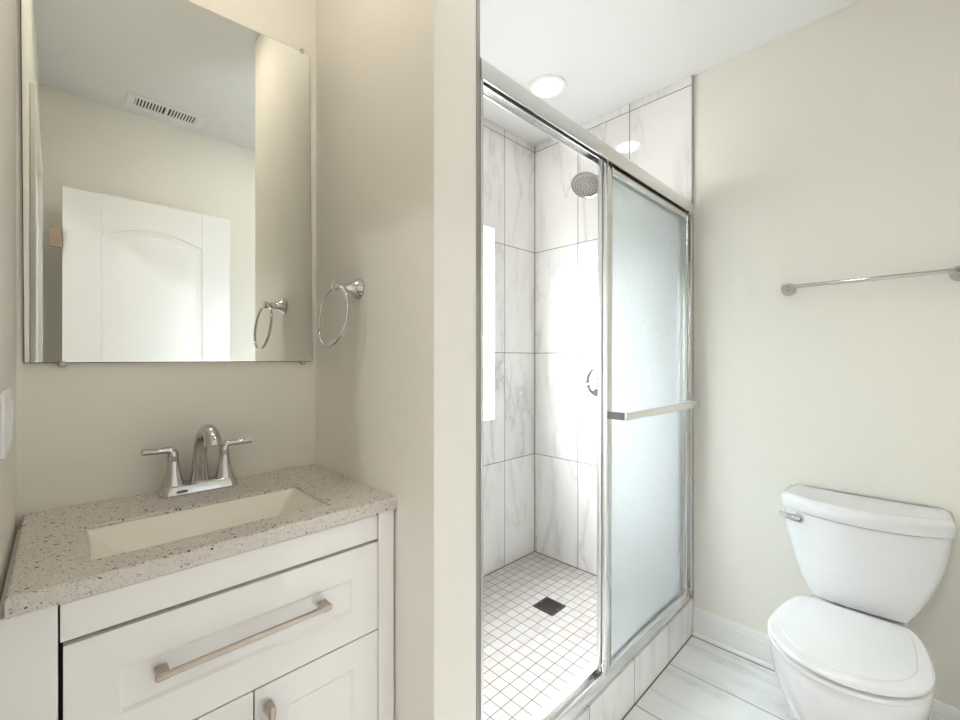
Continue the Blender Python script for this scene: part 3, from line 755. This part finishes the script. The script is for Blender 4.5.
# bowl with pedestal
sec = [(0.0, 0.118, 1.50, 1.66, 1.97, 0.100), (0.012, 0.120, 1.495, 1.66, 1.97, 0.100), (0.05, 0.114, 1.51, 1.66, 1.97, 0.098), (0.11, 0.110, 1.52, 1.66, 1.97, 0.096),
       (0.165, 0.117, 1.505, 1.64, 1.97, 0.098), (0.215, 0.132, 1.475, 1.61, 1.97, 0.104), (0.27, 0.149, 1.440, 1.59, 1.98, 0.110), (0.335, 0.164, 1.408, 1.575, 1.99, 0.115),
       (0.385, 0.171, 1.390, 1.57, 2.00, 0.120), (0.415, 0.173, 1.386, 1.57, 2.00, 0.122), (0.424, 0.170, 1.390, 1.57, 1.998, 0.120)]
MB().loft([egg(hw, yt, yc, 1.795, bh, z, tail=(bh - 0.006, yb)) for z, hw, yt, yc, yb, bh in sec]).build('bowl', CERAMIC, to, smooth=60)
yb_ = 1.778
MB().loft([egg(0.170, 1.386, 1.57, yb_, 0.121, 0.4275), egg(0.1745, 1.381, 1.57, yb_ + 0.003, 0.124, 0.430), egg(0.1745, 1.381, 1.57, yb_ + 0.003, 0.124, 0.4395), egg(0.170, 1.386, 1.57, yb_, 0.121, 0.4418)]).build('seat', SEATW, to)
MB().loft([egg(0.1725, 1.383, 1.57, yb_, 0.121, 0.4480), egg(0.1760, 1.379, 1.57, yb_ + 0.003, 0.124, 0.4515), egg(0.1755, 1.3795, 1.57, yb_ + 0.003, 0.1235, 0.4575), egg(0.170, 1.385, 1.57, yb_, 0.120, 0.4630),
           egg(0.145, 1.412, 1.57, yb_ - 0.004, 0.114, 0.4650), egg(0.1435, 1.4135, 1.57, yb_ - 0.005, 0.113, 0.4672), egg(0.141, 1.416, 1.57, yb_ - 0.006, 0.111, 0.4680)]).build('seat_lid', SEATW, to)
for sx in (-1, 1):
    h = MB()
    h.tube([(TX + sx * 0.055, 1.789, 0.4385), (TX + sx * 0.095, 1.789, 0.4385)], 0.0065, 12)
    h.box(TX + sx * 0.055, TX + sx * 0.095, 1.782, 1.805, 0.4242, 0.436, 0.002, 1)
    h.build('seat_hinge', SEATW, to)
# tank
def tank_ring(hw, ys, yf, z, yback=2.052, n=24, c=0.016):
    """Back straight, corners rounded, front bowed from ys (sides) to yf (centre)."""
    pts = []
    for k in range(n + 1):
        s = -1 + 2 * k / n
        pts.append((TX + hw * s * (1 if abs(s) < 0.97 else 0.992), ys - (ys - yf) * (1 - s * s) ** 0.85, z))
    r = 0.018
    pts.append((TX + hw, ys + r, z)); pts.append((TX + hw, yback - r, z)); pts.append((TX + hw - r * 0.3, yback - r * 0.3, z)); pts.append((TX + hw - r, yback, z))
    pts.append((TX - hw + r, yback, z)); pts.append((TX - hw + r * 0.3, yback - r * 0.3, z)); pts.append((TX - hw, yback - r, z)); pts.append((TX - hw, ys + r, z))
    return pts
ts = [(0.4525, 0.111, 1.834, 1.822), (0.454, 0.114, 1.832, 1.818), (0.475, 0.128, 1.840, 1.813), (0.500, 0.144, 1.850, 1.812), (0.540, 0.166, 1.866, 1.814), (0.590, 0.186, 1.884, 1.820), (0.640, 0.200, 1.899, 1.825), (0.690, 0.208, 1.908, 1.827), (0.7145, 0.2105, 1.910, 1.828)]
MB().loft([tank_ring(hw, ys, yf, z) for z, hw, ys, yf in ts]).build('tank', CERAMIC, to, smooth=50)
MB().loft([tank_ring(hw, ys, yf, z, 2.056) for z, hw, ys, yf in ((0.7165, 0.2115, 1.910, 1.827), (0.7180, 0.2150, 1.907, 1.823), (0.750, 0.2185, 1.905, 1.819), (0.758, 0.2165, 1.907, 1.822), (0.7640, 0.211, 1.912, 1.828), (0.7665, 0.203, 1.919, 1.838), (0.7650, 0.194, 1.928, 1.856), (0.7645, 0.184, 1.935, 1.866))]).build('tank_lid', CERAMIC, to, smooth=50)
MB().lathe([(0.05, 0.4235), (0.05, 0.4535)], (TX, 1.93, 0), (0, 0, 1)).build('tank_gasket', DKGREY, to)
# flush lever on the front-left of the tank
lx, lz = TX - 0.152, 0.693
ly = 1.8805
MB().lathe([(0.0185, -0.004), (0.0185, 0.004), (0.015, 0.009), (0.008, 0.011), (0.008, 0.016)], (lx, ly - 0.006, lz), (-0.35, -0.93, 0), 24) \
    .tube([(lx - 0.004, ly - 0.020, lz), (lx - 0.016, ly - 0.026, lz + 0.001), (lx - 0.040, ly - 0.024, lz + 0.004), (lx - 0.062, ly - 0.016, lz + 0.007)], [0.0095, 0.0105, 0.0080, 0.0050], 14, True, ((0, 0, 1), 1.15)) \
    .build('flush_lever', CHROME, to)
